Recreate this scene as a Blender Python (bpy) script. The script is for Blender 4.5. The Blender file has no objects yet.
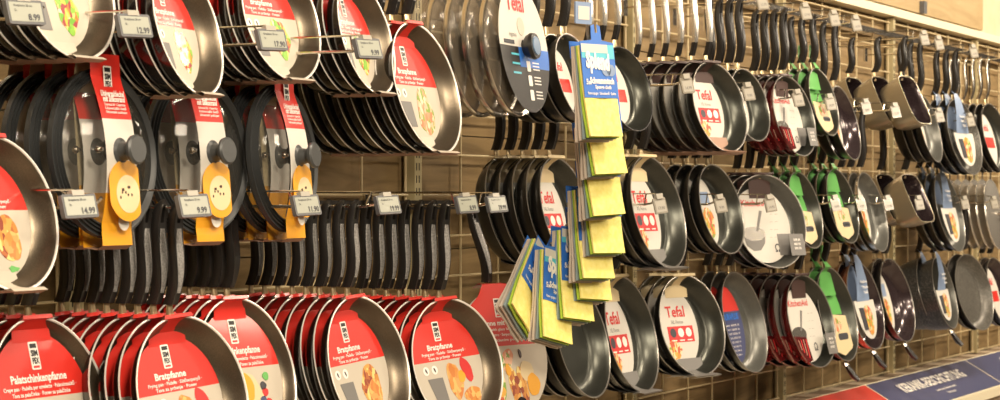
import bpy, math, random
from mathutils import Matrix, Vector
random.seed(7)
SC = bpy.context.scene
COL = SC.collection
PI = math.pi
def R(d): return math.radians(d)

# ------------------------------------------------------------------ camera
H = 1.50                       # eye height
CD = 2.57                      # distance of the camera from the display wall (wall is the plane y = 0)
SA, CA = 0.44721, 0.89443      # the view runs down the aisle, 26.6 degrees off the wall
F = 2200.0                     # focal length in pixels of the 1000 px frame
cam_d = bpy.data.cameras.new('camera')
cam_d.sensor_width = 36.0
cam_d.lens = F / 1000.0 * 36.0
cam_d.clip_end = 60
cam_d.dof.use_dof = True
cam_d.dof.focus_distance = 4.6
cam_d.dof.aperture_fstop = 13
cam = bpy.data.objects.new('camera', cam_d); COL.objects.link(cam)
cam.location = (0, -CD, H)
cam.rotation_euler = (R(90), 0, -math.atan2(CA, SA))
SC.camera = cam
# ------------------------------------------------------------------ world, lights, exposure
w = bpy.data.worlds.new('world'); SC.world = w; w.use_nodes = True
wn = w.node_tree
bg = wn.nodes['Background']
tc = wn.nodes.new('ShaderNodeTexCoord'); sp = wn.nodes.new('ShaderNodeSeparateXYZ')
wr = wn.nodes.new('ShaderNodeValToRGB')
wn.links.new(tc.outputs['Generated'], sp.inputs[0]); wn.links.new(sp.outputs['Z'], wr.inputs[0])
wr.color_ramp.elements[0].position = 0.0; wr.color_ramp.elements[0].color = (.34, .25, .17, 1)
wr.color_ramp.elements[1].position = 0.6; wr.color_ramp.elements[1].color = (.80, .66, .48, 1)
wn.links.new(wr.outputs[0], bg.inputs[0]); bg.inputs[1].default_value = 0.16
SC.view_settings.view_transform = 'Standard'
SC.view_settings.look = 'None'
SC.view_settings.exposure = 0.03
SC.view_settings.gamma = 1.0
SC.view_settings.use_curve_mapping = False
def area(name, loc, target, size, sy, power, col=(1, .84, .64)):
    l = bpy.data.lights.new(name, 'AREA'); l.shape = 'RECTANGLE'; l.size = size; l.size_y = sy
    l.energy = power; l.color = col
    o = bpy.data.objects.new(name, l); COL.objects.link(o); o.location = loc
    o.rotation_euler = (Vector(target) - Vector(loc)).to_track_quat('-Z', 'Y').to_euler()
    return o
for i in range(7):             # ceiling luminaires along the aisle, aimed at the shelf wall
    s = 0.4 + i * 1.9
    area('ceiling_luminaire', (s, -1.75, 3.15), (s + .25, 0, 1.35), .7, .25, 19 + 5.5 * i)
for i in range(3):             # added fill row across the aisle, brightens the wood below the pans
    s = 2.5 + i * 3.2
    area('low_wall_fill', (s, -4.3, 3.0), (s + .6, 0, .9), 1.2, .4, 34 + 16 * i)
area('pan_highlight_fill', (1.3, -2.7, 3.05), (3.6, 0, 1.2), .9, .45, 92, (1, .86, .66))  # added lamp above the camera, gives the pan interiors their highlights

# ------------------------------------------------------------------ helpers
def along(px, y):
    """distance along the wall of what is seen at column px, y metres off the wall"""
    u = (px - 500) / F; D = CD + y
    return D * (CA + u * SA) / (SA - u * CA)
def height(px, py, y):
    d = (CD + y) * 2460.0 / (1600.0 - px)
    return H + (200 - py) * d / F

MATS = {}
def mat(name, col, rough=.5, metal=0., coat=0., spec=.5, fn=None, **k):
    if name in MATS: return MATS[name]
    m = bpy.data.materials.new(name); m.use_nodes = True
    nt = m.node_tree; b = nt.nodes['Principled BSDF']
    b.inputs['Base Color'].default_value = (*col, 1); b.inputs['Roughness'].default_value = rough
    b.inputs['Metallic'].default_value = metal; b.inputs['Coat Weight'].default_value = coat
    b.inputs['Coat Roughness'].default_value = .08
    b.inputs['Specular IOR Level'].default_value = spec
    for kk, v in k.items(): b.inputs[kk].default_value = v
    if fn: fn(nt, b)
    MATS[name] = m
    return m
def _n(nt, t, **k):
    n = nt.nodes.new(t)
    for a, v in k.items():
        if isinstance(a, str) and a in n.inputs: n.inputs[a].default_value = v
        else: setattr(n, a, v)
    return n
def ramp(nt, stops, interp='LINEAR'):
    r = nt.nodes.new('ShaderNodeValToRGB'); r.color_ramp.interpolation = interp
    e = r.color_ramp.elements
    while len(e) < len(stops): e.new(.5)
    for q, (p, c) in zip(e, stops): q.position = p; q.color = (*c, 1)
    return r
def wood_fn(c1, c2, scale=(1.2, 1.2, 9)):
    def fn(nt, b):
        t = _n(nt, 'ShaderNodeTexCoord'); mp = _n(nt, 'ShaderNodeMapping'); mp.inputs['Scale'].default_value = scale
        n1 = _n(nt, 'ShaderNodeTexNoise'); n1.inputs['Scale'].default_value = 2.2; n1.inputs['Detail'].default_value = 7; n1.inputs['Distortion'].default_value = 1.4
        r = ramp(nt, [(.3, c1), (.7, c2)])
        nt.links.new(t.outputs['Object'], mp.inputs[0]); nt.links.new(mp.outputs[0], n1.inputs['Vector'])
        nt.links.new(n1.outputs['Fac'], r.inputs[0]); nt.links.new(r.outputs[0], b.inputs['Base Color'])
        bp = _n(nt, 'ShaderNodeBump'); bp.inputs['Strength'].default_value = .15
        nt.links.new(n1.outputs['Fac'], bp.inputs['Height']); nt.links.new(bp.outputs[0], b.inputs['Normal'])
    return fn
def speck_fn(c1, c2, scale=700, lo=.5, hi=.62, bump=.04):
    def fn(nt, b):
        t = _n(nt, 'ShaderNodeTexCoord'); n1 = _n(nt, 'ShaderNodeTexNoise'); n1.inputs['Scale'].default_value = scale
        r = ramp(nt, [(lo, c1), (hi, c2)])
        nt.links.new(t.outputs['Object'], n1.inputs['Vector']); nt.links.new(n1.outputs['Fac'], r.inputs[0]); nt.links.new(r.outputs[0], b.inputs['Base Color'])
        bp = _n(nt, 'ShaderNodeBump'); bp.inputs['Strength'].default_value = bump
        nt.links.new(n1.outputs['Fac'], bp.inputs['Height']); nt.links.new(bp.outputs[0], b.inputs['Normal'])
    return fn
def food_fn(cols, scale=55):
    def fn(nt, b):
        t = _n(nt, 'ShaderNodeTexCoord'); mp = _n(nt, 'ShaderNodeMapping'); mp.inputs['Scale'].default_value = (1, .01, .62); mp.inputs['Rotation'].default_value = (0, .7, 0)
        dn = _n(nt, 'ShaderNodeTexNoise'); dn.inputs['Scale'].default_value = 60
        mx = _n(nt, 'ShaderNodeMixRGB'); mx.inputs[0].default_value = .012
        v = _n(nt, 'ShaderNodeTexVoronoi'); v.inputs['Scale'].default_value = scale
        sx = _n(nt, 'ShaderNodeSeparateXYZ')
        n = len(cols); r = ramp(nt, [((i + .02) / n, c) for i, c in enumerate(cols)], 'CONSTANT')
        L = nt.links.new
        L(t.outputs['Object'], mp.inputs[0]); L(t.outputs['Object'], dn.inputs['Vector'])
        L(mp.outputs[0], mx.inputs[1]); L(dn.outputs['Color'], mx.inputs[2]); L(mx.outputs[0], v.inputs['Vector'])
        L(v.outputs['Color'], sx.inputs[0]); L(sx.outputs['X'], r.inputs[0]); L(r.outputs[0], b.inputs['Base Color'])
    return fn
BLK = (.012, .010, .009)
M = dict(
    coat_in=mat('nonstick_brown', (.050, .040, .030), .36, .85, 0, .5, speck_fn((.13, .105, .075), (.19, .155, .112), 900, .4, .65)),
    coat_dark=mat('nonstick_dark', (.020, .021, .019), .33, .8, 0, .5, speck_fn((.065, .067, .058), (.105, .108, .092), 900, .4, .65)),
    coat_grey=mat('nonstick_grey', (.1, .1, .1), .36, .5, 0, .5, speck_fn((.10, .10, .09), (.20, .20, .18), 800, .4, .65)),
    coat_speck=mat('nonstick_speckled', (.1, .1, .1), .4, .3, 0, .5, speck_fn((.08, .075, .065), (.32, .30, .26), 420, .52, .66)),
    coat_plum=mat('nonstick_plum', (.05, .03, .04), .2, .5, .6, .5, speck_fn((.045, .030, .034), (.075, .052, .055), 700, .4, .65)),
    out_black=mat('gloss_black_enamel', (.010, .008, .007), .16, 0, .5),
    out_satin=mat('satin_black_enamel', (.014, .013, .012), .32, .1, .2),
    out_red=mat('dark_red_enamel', (.14, .012, .014), .15, .2, .8),
    out_olive=mat('champagne_aluminium', (.44, .38, .27), .34, .7),
    out_copper=mat('copper_enamel', (.42, .17, .10), .25, .75, .3),
    out_grey=mat('grey_patterned_cast', (.05, .055, .055), .35, .3, 0, .5, speck_fn((.035, .038, .04), (.15, .15, .145), 260, .5, .66)),
    rim=mat('bare_metal_rim', (.86, .82, .76), .3, .35),
    rim_grey=mat('grey_metal_rim', (.33, .31, .28), .3, .7),
    steel=mat('brushed_steel', (.62, .58, .52), .24, 1.),
    chrome=mat('chrome_wire', (.72, .68, .60), .18, 1.),
    bright=mat('bright_chrome', (.86, .82, .75), .27, .85),
    brass=mat('warm_metal', (.70, .56, .34), .28, .9),
    handle=mat('black_bakelite', (.016, .014, .013), .36, 0, .1),
    inlay=mat('grey_soft_inlay', (.26, .25, .235), .42, .2, 0, .5, speck_fn((.22, .21, .20), (.34, .325, .31), 300, .4, .6)),
    inlay_chrome=mat('chrome_inlay', (.60, .57, .52), .2, .9),
    red=mat('red_card', (.66, .028, .018), .42, 0, .25),
    cream=mat('cream_card', (.56, .50, .41), .6, 0, 0),
    white=mat('white_card', (.64, .61, .55), .55, 0, 0),
    back=mat('kraft_card', (.42, .32, .22), .7),
    paper_grey=mat('grey_print', (.19, .18, .17), .5),
    black_print=mat('black_print', (.02, .018, .018), .45),
    ink_white=mat('white_ink', (.86, .82, .76), .5),
    ink_red=mat('red_ink', (.62, .03, .03), .5),
    ink_dark=mat('dark_ink', (.05, .05, .06), .5),
    ink_brown=mat('dark_brown_print', (.06, .028, .022), .5),
    navy=mat('navy_print', (.055, .065, .16), .4, 0, .1),
    blue=mat('blue_print', (.03, .16, .58), .4, 0, .2),
    cyan=mat('cyan_print', (.10, .50, .62), .4),
    slate=mat('slate_blue_card', (.22, .30, .46), .45),
    green=mat('green_card', (.13, .44, .10), .45, 0, .1),
    kraft_cream=mat('pale_yellow_card', (.72, .58, .34), .5),
    yellow_card=mat('mustard_card', (.80, .37, .02), .45, 0, .15),
    pinkish=mat('pinkish_card_edge', (.40, .24, .17), .55),
    silicone=mat('grey_silicone', (.030, .032, .033), .45),
    knob=mat('grey_knob_plastic', (.055, .057, .057), .36),
    knob_blue=mat('blue_grey_badge', (.12, .20, .32), .3),
    tag_frame=mat('tag_frame_grey', (.11, .11, .115), .4),
    tag_screen=mat('tag_screen', (.36, .37, .31), .3),
    tag_paper=mat('tag_clear_sleeve', (.30, .27, .22), .2, 0, .3),
    clip=mat('pale_clip_plastic', (.40, .37, .31), .3),
    grid=mat('cream_coated_wire', (.62, .50, .29), .42),
    post=mat('olive_cream_steel', (.46, .39, .22), .45),
    slot=mat('dark_slot', (.03, .025, .018), .7),
    wood=mat('oak_back_panel', (.4, .3, .18), .6, 0, 0, .3, wood_fn((.15, .098, .042), (.30, .205, .095))),
    wood_light=mat('light_wood', (.5, .4, .2), .55, 0, 0, .4, wood_fn((.38, .26, .12), (.50, .37, .19), (1, 1, 7))),
    plaster=mat('cream_plaster', (.74, .63, .42), .8, 0, 0, .3, speck_fn((.60, .51, .34), (.66, .57, .39), 14, .3, .7, .05)),
    floor=mat('floor_tile', (.30, .24, .18), .35, 0, 0, .5, speck_fn((.26, .21, .16), (.34, .28, .21), 4, .3, .7, .02)),
    rail=mat('cream_rail', (.82, .74, .54), .45),
    rail_dark=mat('dark_rail', (.035, .030, .026), .4, .4),
    sponge_y=mat('yellow_sponge_cloth', (.86, .72, .13), .85, 0, 0, .2, speck_fn((.86, .74, .20), (.94, .83, .30), 90, .3, .7, .35)),
    sponge_g=mat('lime_sponge_cloth', (.42, .62, .06), .85),
    sponge_b=mat('grey_blue_sponge_cloth', (.26, .33, .34), .85),
    sponge_w=mat('pale_sponge_cloth', (.58, .50, .42), .85),
    ledge=mat('brown_grey_ledge', (.26, .19, .13), .6),
    ledge2=mat('pale_ledge_block', (.50, .40, .29), .6),
    salad=mat('salad_print', (.5, .4, .1), .45, 0, .2, .5, food_fn([(.60, .05, .03), (.80, .62, .20), (.16, .42, .04), (.82, .74, .48), (.70, .20, .04), (.34, .05, .06), (.26, .50, .06), (.86, .50, .06)] , 150)),
    steak=mat('steak_print', (.5, .2, .05), .45, 0, .2, .5, food_fn([(.58, .24, .04), (.28, .05, .02), (.72, .36, .08), (.80, .62, .22), (.46, .13, .03)], 120)),
    meat=mat('orange_meat_print', (.6, .25, .05), .45, 0, .2, .5, food_fn([(.66, .26, .05), (.72, .34, .10), (.60, .20, .04), (.78, .46, .14)], 110)),
    salmon=mat('salmon_print', (.6, .25, .12), .45, 0, .2, .5, food_fn([(.74, .30, .16), (.80, .46, .30), (.66, .22, .10), (.84, .66, .46), (.24, .36, .06)], 120)),
    veg=mat('vegetable_print', (.6, .3, .1), .45, 0, .2, .5, food_fn([(.70, .26, .04), (.22, .40, .05), (.78, .42, .06), (.60, .10, .04), (.80, .66, .4)], 120)),
    glass=mat('lid_glass', (.10, .095, .08), .04, 0, .6, .6, None, Alpha=.13),
    film=mat('clear_film_glass', (.26, .22, .17), .13, .1, .5, .6, None, Alpha=.30),
)

class MB:
    """collects shapes for ONE mesh object"""
    def __init__(s): s.v = []; s.f = []; s.m = []
    def add(s, vs, fs, m, T=None):
        o = len(s.v)
        s.v += [tuple(T @ Vector(q)) if T is not None else tuple(q) for q in vs]
        for f in fs: s.f.append([i + o for i in f]); s.m.append(m)
        return s
    def box(s, c, d, m, T=None):
        x, y, z = c; a, b, e = d[0] / 2, d[1] / 2, d[2] / 2
        vs = [(x + i * a, y + j * b, z + k * e) for i in (-1, 1) for j in (-1, 1) for k in (-1, 1)]
        return s.add(vs, [(0, 1, 3, 2), (4, 6, 7, 5), (0, 4, 5, 1), (2, 3, 7, 6), (0, 2, 6, 4), (1, 5, 7, 3)], m, T)
    def lathe(s, prof, mats, n=56, T=None, sq=0., cy=(0, 0)):
        """revolve (r, y) about the local Y axis; sq rounds the circle towards a square"""
        vs = []; fs = []; k = len(prof)
        for i in range(n):
            a = 2 * PI * i / n; c, q = math.cos(a), math.sin(a)
            g = 1.
            if sq: g = (abs(c) ** 5 + abs(q) ** 5) ** (-1 / 5.) * sq + (1 - sq)
            for r, y in prof: vs.append((r * g * c, y, r * g * q))
        for j in range(k - 1):
            ff = []
            for i in range(n):
                i2 = (i + 1) % n
                ff.append((i * k + j, i * k + j + 1, i2 * k + j + 1, i2 * k + j))
            s.add([], [], 0)
            fs.append((ff, mats[j] if isinstance(mats, (list, tuple)) else mats))
        o = len(s.v)
        s.v += [tuple(T @ Vector(q)) if T is not None else q for q in vs]
        for ff, m in fs:
            for f in ff: s.f.append([i + o for i in f]); s.m.append(m)
        return s
    def tube(s, pts, r, m, n=8, T=None, flat=1.):
        pts = [Vector(p) for p in pts]; vs = []; fs = []
        up = Vector((0, 0, 1))
        for i, p in enumerate(pts):
            t = (pts[min(i + 1, len(pts) - 1)] - pts[max(i - 1, 0)]).normalized()
            a = t.cross(up)
            if a.length < .05: a = t.cross(Vector((0, 1, 0)))
            a.normalize(); b = a.cross(t).normalized()
            rr = r[i] if isinstance(r, (list, tuple)) else r
            for j in range(n):
                q = 2 * PI * j / n
                vs.append(p + a * rr * math.cos(q) + b * rr * flat * math.sin(q))
        for i in range(len(pts) - 1):
            for j in range(n):
                j2 = (j + 1) % n
                fs.append((i * n + j, i * n + j2, (i + 1) * n + j2, (i + 1) * n + j))
        fs.append(tuple(range(n))[::-1]); fs.append(tuple(range((len(pts) - 1) * n, len(pts) * n)))
        return s.add(vs, fs, m, T)
    def plate(s, pts, y0, y1, m, T=None):
        """outline in local x, z; y0 is the front (towards -Y)"""
        n = len(pts)
        vs = [(x, y0, z) for x, z in pts] + [(x, y1, z) for x, z in pts]
        fs = [tuple(range(n)), tuple(range(2 * n - 1, n - 1, -1))] + [(i, i + n, (i + 1) % n + n, (i + 1) % n) for i in range(n)]
        return s.add(vs, fs, m, T)
    def strip(s, path, wd, m, T=None):
        """band of card that follows (y, z) points; wd one width or one per point"""
        vs = []
        for i, (y, z) in enumerate(path):
            h = (wd[i] if isinstance(wd, (list, tuple)) else wd) / 2
            vs += [(-h, y, z), (h, y, z)]
        return s.add(vs, [(2 * i, 2 * i + 1, 2 * i + 3, 2 * i + 2) for i in range(len(path) - 1)], m, T)
    def build(s, name, parent=None, angle=38):
        me = bpy.data.meshes.new(name)
        me.from_pydata(s.v, [], s.f)
        ms = []
        for m in s.m:
            if m not in ms: ms.append(m)
        for m in ms: me.materials.append(M[m])
        for p, m in zip(me.polygons, s.m): p.material_index = ms.index(m)
        me.update()
        for p in me.polygons: p.use_smooth = True
        me.set_sharp_from_angle(angle=R(angle))
        o = bpy.data.objects.new(name, me); COL.objects.link(o)
        if parent: o.parent = parent
        return o

_txt = {}
def text_mesh(body, bold=0.):
    key = (body, bold)
    if key not in _txt:
        c = bpy.data.curves.new('lettering', 'FONT'); c.body = body; c.size = 1.; c.align_x = 'CENTER'; c.align_y = 'CENTER'
        c.offset = bold; c.resolution_u = 2
        o = bpy.data.objects.new('lettering', c); COL.objects.link(o)
        dg = bpy.context.evaluated_depsgraph_get(); dg.update()
        me = bpy.data.meshes.new_from_object(o.evaluated_get(dg))
        vs = [tuple(v.co) for v in me.vertices]; fs = [tuple(p.vertices) for p in me.polygons]
        bpy.data.objects.remove(o); bpy.data.meshes.remove(me)
        _txt[key] = (vs, fs)
    return _txt[key]
def put_text(mb, body, x, y, z, size, m, T=None, bold=.02, width=None, roll=0.):
    vs, fs = text_mesh(body, bold)
    if not vs: return
    w0 = max(v[0] for v in vs) - min(v[0] for v in vs)
    sx = size if width is None else width / w0
    c, q = math.cos(roll), math.sin(roll)
    mb.add([(x + (v[0] * sx) * c - v[1] * size * q, y, z + v[0] * sx * q + v[1] * size * c) for v in vs], fs, m, T)

def root(name, loc, label, cat, group=None, rz=0.):
    o = bpy.data.objects.new(name, None); COL.objects.link(o)
    o.empty_display_size = .02
    o.location = loc; o.rotation_euler = (0, 0, rz); o['label'] = label; o['category'] = cat
    if group: o['group'] = group
    return o
def struct(o): o['kind'] = 'structure'; return o
def copy_tree(o, parent=None, skip=()):
    c = o.copy(); COL.objects.link(c)
    if parent: c.parent = parent
    for ch in [q for q in KIDS.get(o.name, [])]:
        if ch.get('front_only'): continue
        copy_tree(ch, c)
    return c
KIDS = {}
def index_kids():
    KIDS.clear()
    for o in SC.objects:
        if o.parent: KIDS.setdefault(o.parent.name, []).append(o)
ORD = ['front', 'second', 'third', 'fourth', 'fifth', 'sixth', 'seventh', 'eighth', 'ninth', 'tenth', 'eleventh', 'twelfth']

# ------------------------------------------------------------------ setting
S0, S1 = 0.8, 16.0
def wall_box(name, m, x0, x1, y0, y1, z0, z1):
    return struct(MB().box(((x0 + x1) / 2, (y0 + y1) / 2, (z0 + z1) / 2), (x1 - x0, y1 - y0, z1 - z0), m).build(name))
wall_box('floor', 'floor', -1.5, S1, -5.0, .10, -.06, 0)
wall_box('wall_display', 'plaster', -1.5, S1, .03, .10, 0, 3.3)
post_s = [1.98, 3.31, 4.64, 5.97, 7.30, 8.63, 9.96, 11.29, 12.62]
ZB, ZT = H - .70, H + .735
for i in range(len(post_s) - 1):   # oak panels, one per bay
    a, b = post_s[i], post_s[i + 1]
    mb = MB()
    for k in range(5):
        z0 = ZB + .01 + (ZT - ZB - .012) * k / 5; z1 = ZB + .01 + (ZT - ZB - .012) * (k + 1) / 5 - .003
        mb.box(((a + b) / 2, .018, (z0 + z1) / 2), (b - a - .006, .016, z1 - z0), 'wood')
    struct(mb.build('trim_%d' % (i + 1)))
SIDE = ['far left', 'left', 'post beside the tefal', '', '', '', '', '', '']
bays = ['behind the crepe pan handles', 'behind the salad label pans and glass lids', 'visible right of the glass lids with bare wood',
        'behind the yellow sponge cloths', 'behind the tall chrome handled pans', 'above the red shelf sign',
        'above the navy shelf sign', 'above the second navy shelf sign']
for i in range(len(post_s) - 1):   # wire grid mats
    a, b = post_s[i] + .045, post_s[i + 1] - .03
    mb = MB(); n = 6
    for k in range(n + 1):
        x = a + (b - a) * k / n
        mb.tube([(x, -.012, ZB + .004), (x, -.012, ZT - .01)], .0032, 'grid', 6)
    z = ZB + .012; 
    while z < ZT:
        mb.tube([(a, -.018, z), (b, -.018, z)], .0028, 'grid', 6); z += .10
    o = mb.build('wire_grid_panel'); o['label'] = 'cream wire grid panel ' + bays[i]; o['category'] = 'grid panel'; o['group'] = 'wire grid panels on the wall'
pl = ['at the left edge behind crepe pan handles', 'behind the glass pot lids', 'standing bare between glass lids and dark pans', 'behind the chrome handled pans',
      'above the left end of the shelf sign', 'above the navy sign, middle', 'above the second navy sign, right edge', 'beyond the right edge', 'last beyond the right edge']
for i, s in enumerate(post_s):
    mb = MB()
    mb.box((s, -.014, (ZB + ZT) / 2), (.030, .030, ZT - ZB - .006), 'post')
    mb.box((s + .026, -.010, (ZB + ZT) / 2), (.018, .020, ZT - ZB - .006), 'post')
    o = root('upright_post', (0, 0, 0), 'slotted cream steel upright post ' + pl[i], 'post', 'upright posts between the bays')
    mb.build('post_profile', o)
    sl = MB(); z = ZB + .03
    while z < ZT - .04:
        for dx in (-.006, .007): sl.box((s + dx, -.0292, z), (.0035, .0012, .018), 'slot')
        z += .03
    sl.build('slot_holes', o)
# rails
for zr, m, lb in ((H + .66, 'steel', 'upper steel rail above the top row of handles'), (H + .345, 'chrome', 'middle steel rail behind the pans'), (H - .012, 'rail_dark', 'dark rail behind the lower handles')):
    mb = MB(); mb.box((8, -.034, zr), (13.6, .010, .022), m)
    o = mb.build('mounting_rail'); o['label'] = lb; o['category'] = 'rail'
wall_box('trim_9', 'rail', 1.9, S1, -.05, .03, ZT, ZT + .032)
# board above
e = along(983, -.045)
o = root('sign_board', (0, 0, 0), 'pale wooden sign board above the white rail at top', 'board')
MB().box(((e + 3) / 2, -.03, H + .775 + .25), (e - 3, .03, .5), 'wood_light').build('board_panel', o)
for px, pz in ((837, .86), (921, .80)):
    b = MB().box((along(px, -.045), -.055, H + pz), (.045, .02, .05), 'tag_frame')
    b.build('mounting_clip', o)
# ledge and sign strip
o = root('ledge_shelf', (0, 0, 0), 'brown ledge with pale dividers under the wire grid', 'shelf')
mb = MB(); mb.box((8, -.06, ZB - .012), (13, .12, .02), 'ledge'); mb.build('ledge_board', o)
x = 5.0
while x < 13:
    MB().box((x, -.06, ZB + .001), (.11, .115, .005), 'ledge2').build('divider', o); x += .28
y0, z0, y1, z1 = -.12, H - .685, -.30, H - .79
ang = math.atan2(z0 - z1, y0 - y1)
o = root('sloping_shelf', (0, 0, 0), 'sloping white shelf front that carries the signs', 'shelf')
mb = MB()
for (ya, za, yb, zb) in ((y0, z0, y1, z1),):
    mb.add([(S0 + 1, ya, za - .004), (13, ya, za - .004), (13, yb, zb - .004), (S0 + 1, yb, zb - .004),
            (S0 + 1, ya, za - .03), (13, ya, za - .03), (13, yb, zb - .03), (S0 + 1, yb, zb - .03)],
           [(0, 3, 2, 1), (4, 5, 6, 7), (0, 1, 5, 4), (3, 7, 6, 2), (0, 4, 7, 3), (1, 2, 6, 5)], 'rail')
mb.build('sloping_face', o)
mb = MB(); mb.box((7.5, y1 - .012, z1 - .01), (11.2, .022, .035), 'rail'); mb.build('lower_lip', o)
mb = MB(); mb.box((7.5, -.2, (z1 - .05) / 2 + .02), (11.2, .16, z1 - .06), 'ledge2'); mb.build('plinth', o)
def sign(name, s_a, s_b, m, label, title, sub, icon=False):
    """flat printed sign lying on the slope"""
    L = math.hypot(y1 - y0, z1 - z0)
    t = root(name, ((s_a + s_b) / 2, (y0 + y1) / 2, (z0 + z1) / 2), label, 'sign', 'shelf edge signs')
    t.rotation_euler = (-(PI / 2 - math.atan2(z0 - z1, y0 - y1)), 0, 0)
    w2 = (s_b - s_a) / 2; h2 = L / 2 - .004
    MB().plate([(-w2, -h2), (w2, -h2), (w2, h2), (-w2, h2)], -.001, .002, 'rail').build('sign_border', t)
    pn = MB().plate([(-w2 + .008, -h2 + .006), (w2 - .008, -h2 + .006), (w2 - .008, h2 - .006), (-w2 + .008, h2 - .006)], -.0022, -.0012, m).build('sign_face', t)
    mb = MB()
    if title: put_text(mb, title, 0, -.003, .026, .072, 'ink_white', None, .035, w2 * 1.25)
    for k, q in enumerate(sub): put_text(mb, q, .02, -.003, -.028 - k * .026, .017, 'ink_white', None, .015)
    if icon:
        for k in range(5): mb.tube([((k - 2) * .025, -.004, -.03), ((k - 2) * .020, -.004, .035 - .006 * abs(k - 2))], .007, 'ink_white', 6)
        mb.box((0, -.004, -.045), (.12, .003, .03), 'ink_white')
    mb.build('lettering', pn)
sa = along(863, -.12); sb = along(963, -.12)
sign('shelf_sign', sa - 1.35, sa, 'red', 'red shelf sign with white hand drawing at bottom right', '', [], True)
sign('shelf_sign', sa, sb, 'navy', 'navy shelf sign reading KERAMIK-BESCHICHTUNG', 'KERAMIK-BESCHICHTUNG', ['Ceramic coating · Rivestimento ceramico', 'Kerámia bevonat'])
sign('shelf_sign', sb, sb + 2.0, 'navy', 'navy shelf sign cut off by the right picture edge', 'ALUGUSS', ['Cast aluminium · Alluminio'])

# ------------------------------------------------------------------ builders of hanging things
PITCH = 14.
def disc_T(L, yc=-.03, p=PITCH, roll=0.):
    return Matrix.Translation((0, yc, -L)) @ Matrix.Rotation(R(roll), 4, 'Y') @ Matrix.Rotation(-R(p), 4, 'X')

def wall_curve(Rr, rb, D, n=7):
    pts = []
    for i in range(n + 1):
        t = i / n; cx = rb + (Rr - rb) * .62; cyy = D
        r = (1 - t) ** 2 * rb + 2 * t * (1 - t) * cx + t * t * Rr
        y = (1 - t) ** 2 * D + 2 * t * (1 - t) * cyy + t * t * 0
        pts.append((r, y))
    return pts
def pan_body(parent, Rr, D, T, inside, outside, rim='rim', sq=0., rbf=.74, rings=True, n=56):
    rb = Rr * rbf
    out = [(0.0001, D), (rb * .55, D), (rb * .93, D), (rb, D - .001)] + wall_curve(Rr, rb, D)[1:]
    pr = list(out); ms = [outside] * (len(out) - 1)
    pr += [(Rr + .0016, -.0004), (Rr + .0012, -.0018), (Rr - .0010, -.0018)]; ms += [rim, rim, rim]
    inn = [(r - .0026, max(y - .0026, 0)) for r, y in reversed(wall_curve(Rr, rb, D))]
    pr += inn; ms += [rim] + [inside] * (len(inn) - 1)
    pr += [(rb - .006, D - .0034), (rb * .5, D - .0034), (.0001, D - .0034)]; ms += [inside] * 3
    mb = MB().lathe(pr, ms, n, T, sq)
    return mb.build('pan_body', parent)
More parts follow.
